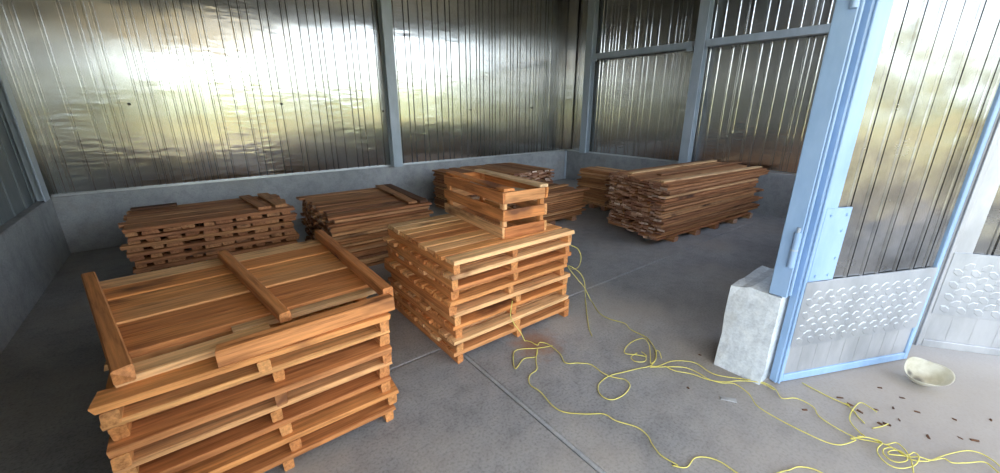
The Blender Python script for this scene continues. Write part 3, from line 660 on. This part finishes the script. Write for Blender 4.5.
# ---------------------------------------------------------------- cords on the floor
MAIN = [[(2.2, 1.917, 0.599), (2.243, 1.885, 0.571), (2.286, 1.882, 0.492), (2.329, 1.936, 0.385), (2.372, 2.033, 0.32), (2.415, 2.128, 0.302), (2.458, 2.054, 0.205), (2.501, 1.999, 0.125), (2.551, 1.962, 0.006), (2.428, 1.772, 0.006), (2.412, 1.655, 0.006), (2.449, 1.543, 0.006), (2.407, 1.458, 0.006), (2.404, 1.331, 0.006), (2.349, 1.237, 0.006), (2.283, 1.175, 0.006), (2.203, 1.132, 0.006), (2.12, 1.119, 0.006), (2.03, 1.153, 0.006), (1.939, 1.184, 0.006), (1.834, 1.219, 0.006), (1.748, 1.217, 0.006), (1.694, 1.198, 0.006), (1.654, 1.158, 0.006), (1.647, 1.107, 0.006), (1.678, 1.071, 0.006), (1.764, 1.06, 0.006), (1.852, 1.085, 0.006), (1.877, 1.133, 0.006), (1.855, 1.171, 0.006), (1.83, 1.216, 0.006), (1.822, 1.275, 0.006), (1.83, 1.366, 0.006), (1.777, 1.428, 0.006), (1.713, 1.481, 0.006), (1.758, 1.572, 0.006), (1.777, 1.702, 0.006), (1.748, 1.758, 0.006), (1.709, 1.744, 0.006), (1.698, 1.811, 0.006), (1.684, 1.84, -0.01), (1.644, 1.849, 0.08), (1.583, 1.857, 0.175), (1.56, 1.866, 0.241), (1.584, 1.875, 0.339)], [(2.2, 1.931, 0.427), (2.284, 1.959, 0.382), (2.367, 1.946, 0.313), (2.451, 1.963, 0.2), (2.522, 1.997, 0.006), (2.332, 1.82, 0.006), (2.176, 1.669, 0.006), (2.106, 1.582, 0.006)], [(2.247, 1.113, 0.014), (2.302, 1.161, 0.014), (2.296, 1.181, 0.014), (2.206, 1.13, 0.014), (2.139, 1.124, 0.014), (2.198, 1.165, 0.014), (2.325, 1.256, 0.014), (2.363, 1.323, 0.014), (2.272, 1.349, 0.014), (2.163, 1.334, 0.014), (2.102, 1.296, 0.014), (2.143, 1.245, 0.014), (2.188, 1.186, 0.014), (2.205, 1.237, 0.014), (2.191, 1.196, 0.014), (2.127, 1.162, 0.014), (2.078, 1.201, 0.014), (2.096, 1.246, 0.014), (2.172, 1.248, 0.014)], [(2.115, 1.116, 0.01), (2.158, 1.082, 0.01), (2.269, 1.058, 0.01), (2.34, 1.008, 0.01), (2.379, 0.943, 0.01), (2.356, 0.85, 0.01), (2.37, 0.791, 0.01), (2.427, 0.716, 0.01), (2.508, 0.612, 0.01), (2.503, 0.534, 0.01), (2.443, 0.477, 0.01), (2.508, 0.426, 0.01), (2.502, 0.345, 0.01), (2.44, 0.301, 0.01), (2.411, 0.217, 0.01), (2.408, 0.139, 0.01), (2.437, 0.091, 0.01), (2.463, 0.049, 0.01), (2.468, 0.011, 0.01), (2.451, -0.035, 0.01), (2.45, -0.065, 0.01), (2.495, -0.107, 0.01), (2.563, -0.135, 0.01), (2.632, -0.164, 0.01), (2.73, -0.215, 0.01), (2.76, -0.258, 0.01), (2.745, -0.297, 0.01), (2.72, -0.32, 0.01), (2.684, -0.346, 0.01)], [(2.092, 1.103, 0.018), (2.182, 1.038, 0.018), (2.263, 0.969, 0.018), (2.281, 0.895, 0.018), (2.271, 0.812, 0.018), (2.298, 0.748, 0.018), (2.35, 0.698, 0.018), (2.323, 0.61, 0.018), (2.259, 0.548, 0.018), (2.239, 0.493, 0.018), (2.231, 0.4, 0.018), (2.234, 0.295, 0.018), (2.245, 0.219, 0.018), (2.283, 0.171, 0.018), (2.377, 0.135, 0.018), (2.368, 0.154, 0.018), (2.44, 0.107, 0.018), (2.453, 0.075, 0.018), (2.457, 0.037, 0.018), (2.513, 0.007, 0.018), (2.489, -0.028, 0.018), (2.452, -0.051, 0.018), (2.485, -0.077, 0.018), (2.503, -0.116, 0.018), (2.563, -0.151, 0.018), (2.56, -0.179, 0.018), (2.611, -0.22, 0.018), (2.684, -0.271, 0.018), (2.663, -0.303, 0.018), (2.632, -0.325, 0.018)], [(2.185, 1.054, 0.014), (2.191, 0.986, 0.014), (2.245, 0.903, 0.014), (2.271, 0.811, 0.014), (2.334, 0.739, 0.014), (2.411, 0.691, 0.014), (2.49, 0.606, 0.014), (2.483, 0.53, 0.014)], [(2.407, 0.136, 0.024), (2.444, 0.088, 0.024), (2.449, 0.05, 0.024), (2.389, 0.056, 0.024), (2.348, 0.049, 0.024), (2.311, 0.021, 0.024), (2.304, -0.016, 0.024), (2.336, -0.047, 0.024), (2.401, -0.074, 0.024), (2.475, -0.077, 0.024), (2.491, -0.057, 0.024), (2.443, -0.039, 0.024), (2.446, 0.011, 0.024), (2.406, 0.036, 0.024), (2.364, 0.03, 0.024), (2.344, 0.002, 0.024), (2.36, -0.026, 0.024), (2.412, -0.046, 0.024), (2.452, -0.019, 0.024), (2.419, 0.013, 0.024), (2.384, 0.014, 0.024), (2.433, -0.046, 0.024), (2.383, -0.066, 0.024), (2.31, -0.079, 0.024)], [(2.703, 0.452, 0.006), (2.688, 0.382, 0.006), (2.677, 0.299, 0.006), (2.679, 0.224, 0.006), (2.686, 0.241, 0.006), (2.656, 0.204, 0.006), (2.606, 0.167, 0.006), (2.575, 0.136, 0.006)], [(2.726, 0.114, 0.012), (2.739, 0.138, 0.012), (2.752, 0.186, 0.012), (2.671, 0.2, 0.012), (2.567, 0.198, 0.012), (2.51, 0.179, 0.012), (2.466, 0.138, 0.012), (2.454, 0.115, 0.012)], [(2.563, 0.102, 0.006), (2.62, 0.074, 0.006), (2.67, 0.058, 0.006)]]
LOW = [[(1.787, 1.673, 0.006), (1.683, 1.717, 0.006), (1.564, 1.788, 0.006), (1.494, 1.753, 0.006), (1.414, 1.637, 0.006), (1.527, 1.683, 0.006), (1.607, 1.651, 0.006), (1.683, 1.717, 0.006), (1.58, 1.621, 0.006), (1.518, 1.547, 0.006), (1.442, 1.53, 0.006), (1.385, 1.467, 0.006), (1.389, 1.378, 0.006), (1.364, 1.255, 0.006), (1.38, 1.177, 0.006), (1.461, 1.096, 0.006), (1.539, 1.035, 0.006), (1.55, 0.964, 0.006), (1.599, 0.867, 0.006), (1.592, 0.801, 0.006), (1.562, 0.757, 0.006), (1.535, 0.692, 0.006), (1.545, 0.613, 0.006), (1.524, 0.631, 0.006), (1.565, 0.583, 0.006), (1.647, 0.585, 0.006), (1.7, 0.548, 0.006), (1.723, 0.492, 0.006), (1.72, 0.432, 0.006), (1.729, 0.39, 0.006)], [(1.815, 0.323, 0.006), (1.877, 0.305, 0.006), (1.927, 0.282, 0.006), (1.981, 0.261, 0.006), (2.021, 0.216, 0.006), (2.029, 0.173, 0.006)]]
LITTER = [(3.133, 0.348, 1.2), (3.024, 0.148, 1), (3.009, 0.05, 1), (2.921, -0.023, 1), (2.859, 0.066, 0.8), (2.87, -0.237, 1.4), (2.838, -0.189, 0.8), (2.762, 0.028, 0.8), (2.719, -0.087, 1), (2.726, 0.272, 1.3), (2.699, 0.221, 1), (2.673, 0.173, 1.2), (2.763, 0.121, 0.7), (2.451, 0.366, 1), (3.0, -0.159, 0.8), (3.148, -0.276, 0.8), (2.643, 0.085, 0.9), (2.663, 0.06, 1.3), (2.116, 0.861, 0.7), (2.505, 0.98, 0.8)]
bm = bmesh.new()
for s in MAIN: tube(bm, s, 0.0029)
tag(mesh_obj('extension_cord', bm, M_CORD, None, True), 'tangled yellow cord running from the pallets past the door post', 'cord')
bm = bmesh.new()
for s in LOW: tube(bm, s, 0.0029)
tag(mesh_obj('extension_cord', bm, M_CORD, None, True), 'single yellow cord wandering over the floor in the foreground', 'cord')

# ---------------------------------------------------------------- pale shell-shaped bowl
def bowl_mat():
    mt, n, b = new_mat('stained_plastic'); tc = n.nodes.new('ShaderNodeTexCoord'); pos = tc.outputs['Object']
    last = ramp(n, noise(n, pos, 9, 5, 0.6), [(0.32, (0.44, 0.41, 0.30)), (0.6, (0.66, 0.64, 0.55))])
    for (p, rad) in (((-0.055, 0.0, 0.03), 0.024), ((-0.012, -0.022, 0.02), 0.031)):
        d = node(n, 'ShaderNodeVectorMath', operation='DISTANCE'); n.links.new(pos, d.inputs[0]); d.inputs[1].default_value = p
        ad = node(n, 'ShaderNodeMath', operation='MULTIPLY_ADD'); n.links.new(noise(n, pos, 40, 3), ad.inputs[0]); ad.inputs[1].default_value = 0.02; n.links.new(d.outputs['Value'], ad.inputs[2])
        last = mix(n, last, (0.10, 0.095, 0.09), ramp(n, ad.outputs[0], [(rad * 0.8, (0.85, 0.85, 0.85)), (rad * 1.5, (0, 0, 0))]))
    n.links.new(last, b.inputs['Base Color']); b.inputs['Roughness'].default_value = 0.55
    return mt
bm = bmesh.new(); NS, NR = 40, 9; rb2 = random.Random(3)
rim = [1 + 0.05 * math.sin(2 * a_ + 0.6) + 0.05 * math.sin(3 * a_ + 1.0) for a_ in (2 * math.pi * k / NS for k in range(NS))]
def shell(off):
    R = []
    for q in range(NR + 1):
        t = q / NR; ring = []
        for k in range(NS):
            a_ = 2 * math.pi * k / NS; s = (t ** 0.75) * rim[k]
            zz = 0.10 * (t ** 2.4) + 0.012 * math.sin(3 * a_) * t ** 3 + off * (1 if t < 0.9 else 0.6)
            ring.append(bm.verts.new(((0.104 - (0 if off else 0.006)) * s * math.cos(a_), (0.090 - (0 if off else 0.004)) * s * math.sin(a_), zz)))
        R.append(ring)
    return R
outer = shell(0.0); inner = shell(0.012)
for R in (outer, inner):
    for q in range(NR):
        for k in range(NS):
            bm.faces.new((R[q][k], R[q][(k + 1) % NS], R[q + 1][(k + 1) % NS], R[q + 1][k]))
for k in range(NS): bm.faces.new((outer[-1][k], outer[-1][(k + 1) % NS], inner[-1][(k + 1) % NS], inner[-1][k]))
bmesh.ops.remove_doubles(bm, verts=bm.verts[:], dist=0.0004)
bmesh.ops.recalc_face_normals(bm, faces=bm.faces[:])
bo = mesh_obj('shell_bowl', bm, bowl_mat(), None, True)
bmat = Matrix.Rotation(math.radians(-30), 4, 'Y') @ Matrix.Rotation(math.radians(10), 4, 'X') @ Matrix.Rotation(math.radians(-82), 4, 'Z')
low = min((bmat @ v.co).z for v in bo.data.vertices)
bmat.translation = Vector((3.30, 0.012, -low)); bo.matrix_basis = bmat
tag(bo, 'pale stained shell-shaped bowl lying on the floor by the door', 'bowl')

bm = bmesh.new(); v, fs = add_box(bm, -0.042, 0.042, -0.016, 0.016, 0.0, 0.002)
for q_, dz in zip(v[4:], (0.004, 0.001, 0.003, 0.0)): q_.co.z += dz
ps = mesh_obj('plastic_scrap', bm, M_TAG); ps.location = (2.203, 0.668, 0); ps.rotation_euler = (0, 0, -1.0)
tag(ps, 'small clouded plastic scrap on the floor in front of the concrete block', 'scrap')
# small litter by the door
rl = random.Random(13)
for k, (x, y, s) in enumerate(LITTER):
    bm = bmesh.new(); v, fs = add_box(bm, -0.012 * s, 0.012 * s, -0.004 * s, 0.004 * s, 0, 0.005)
    for q in v: q.co += Vector((rl.uniform(-.004, .004), rl.uniform(-.003, .003), rl.uniform(-.002, .002) if q.co.z > 0.003 else 0))
    o = mesh_obj('wood_chip', bm, W_DARK); o.location = (x, y, 0); o.rotation_euler = (0, 0, rl.uniform(0, 3.1))
    tag(o, 'small dark wood chip on the concrete by the door', 'wood chip', 'wood chips on the concrete')

# ---------------------------------------------------------------- far tree belt across the field, seen only in the metal
def leaf_mat():
    mt, n, b = new_mat('far_foliage'); geo = n.nodes.new('ShaderNodeNewGeometry')
    n.links.new(ramp(n, noise(n, geo.outputs['Position'], 0.8, 5, 0.7), [(0.3, (0.05, 0.09, 0.025)), (0.55, (0.16, 0.20, 0.05)), (0.75, (0.30, 0.28, 0.09))]), b.inputs['Base Color'])
    b.inputs['Roughness'].default_value = 0.9; return mt
M_LEAF = leaf_mat(); rt = random.Random(4)
for k in range(22):
    bm = bmesh.new(); bmesh.ops.create_icosphere(bm, subdivisions=3, radius=1.0)
    hh = rt.uniform(3.8, 5.4); ww = rt.uniform(3.1, 3.4)
    for v in bm.verts:
        q = v.co.copy(); n_ = 1 + 0.16 * math.sin(7 * q.x + k) * math.sin(6 * q.y + 2 * k) + 0.12 * math.sin(9 * q.z + k) + rt.uniform(-.07, .07)
        v.co = Vector((q.x * ww * n_, q.y * ww * 0.7 * n_, q.z * hh * 0.62 * n_ + hh * 0.5))
    t_ = empty('far_tree', (-78 + 8.2 * k, -44 + rt.uniform(-1, 1), -0.1)); tag(t_, 'rounded green tree far across the field', 'tree', 'trees across the field')
    mesh_obj('crown', bm, M_LEAF, t_)
    cyl('trunk', (0, 0, 0), (0, 0, hh * 0.6), 0.22, W_DARK, t_, 8)
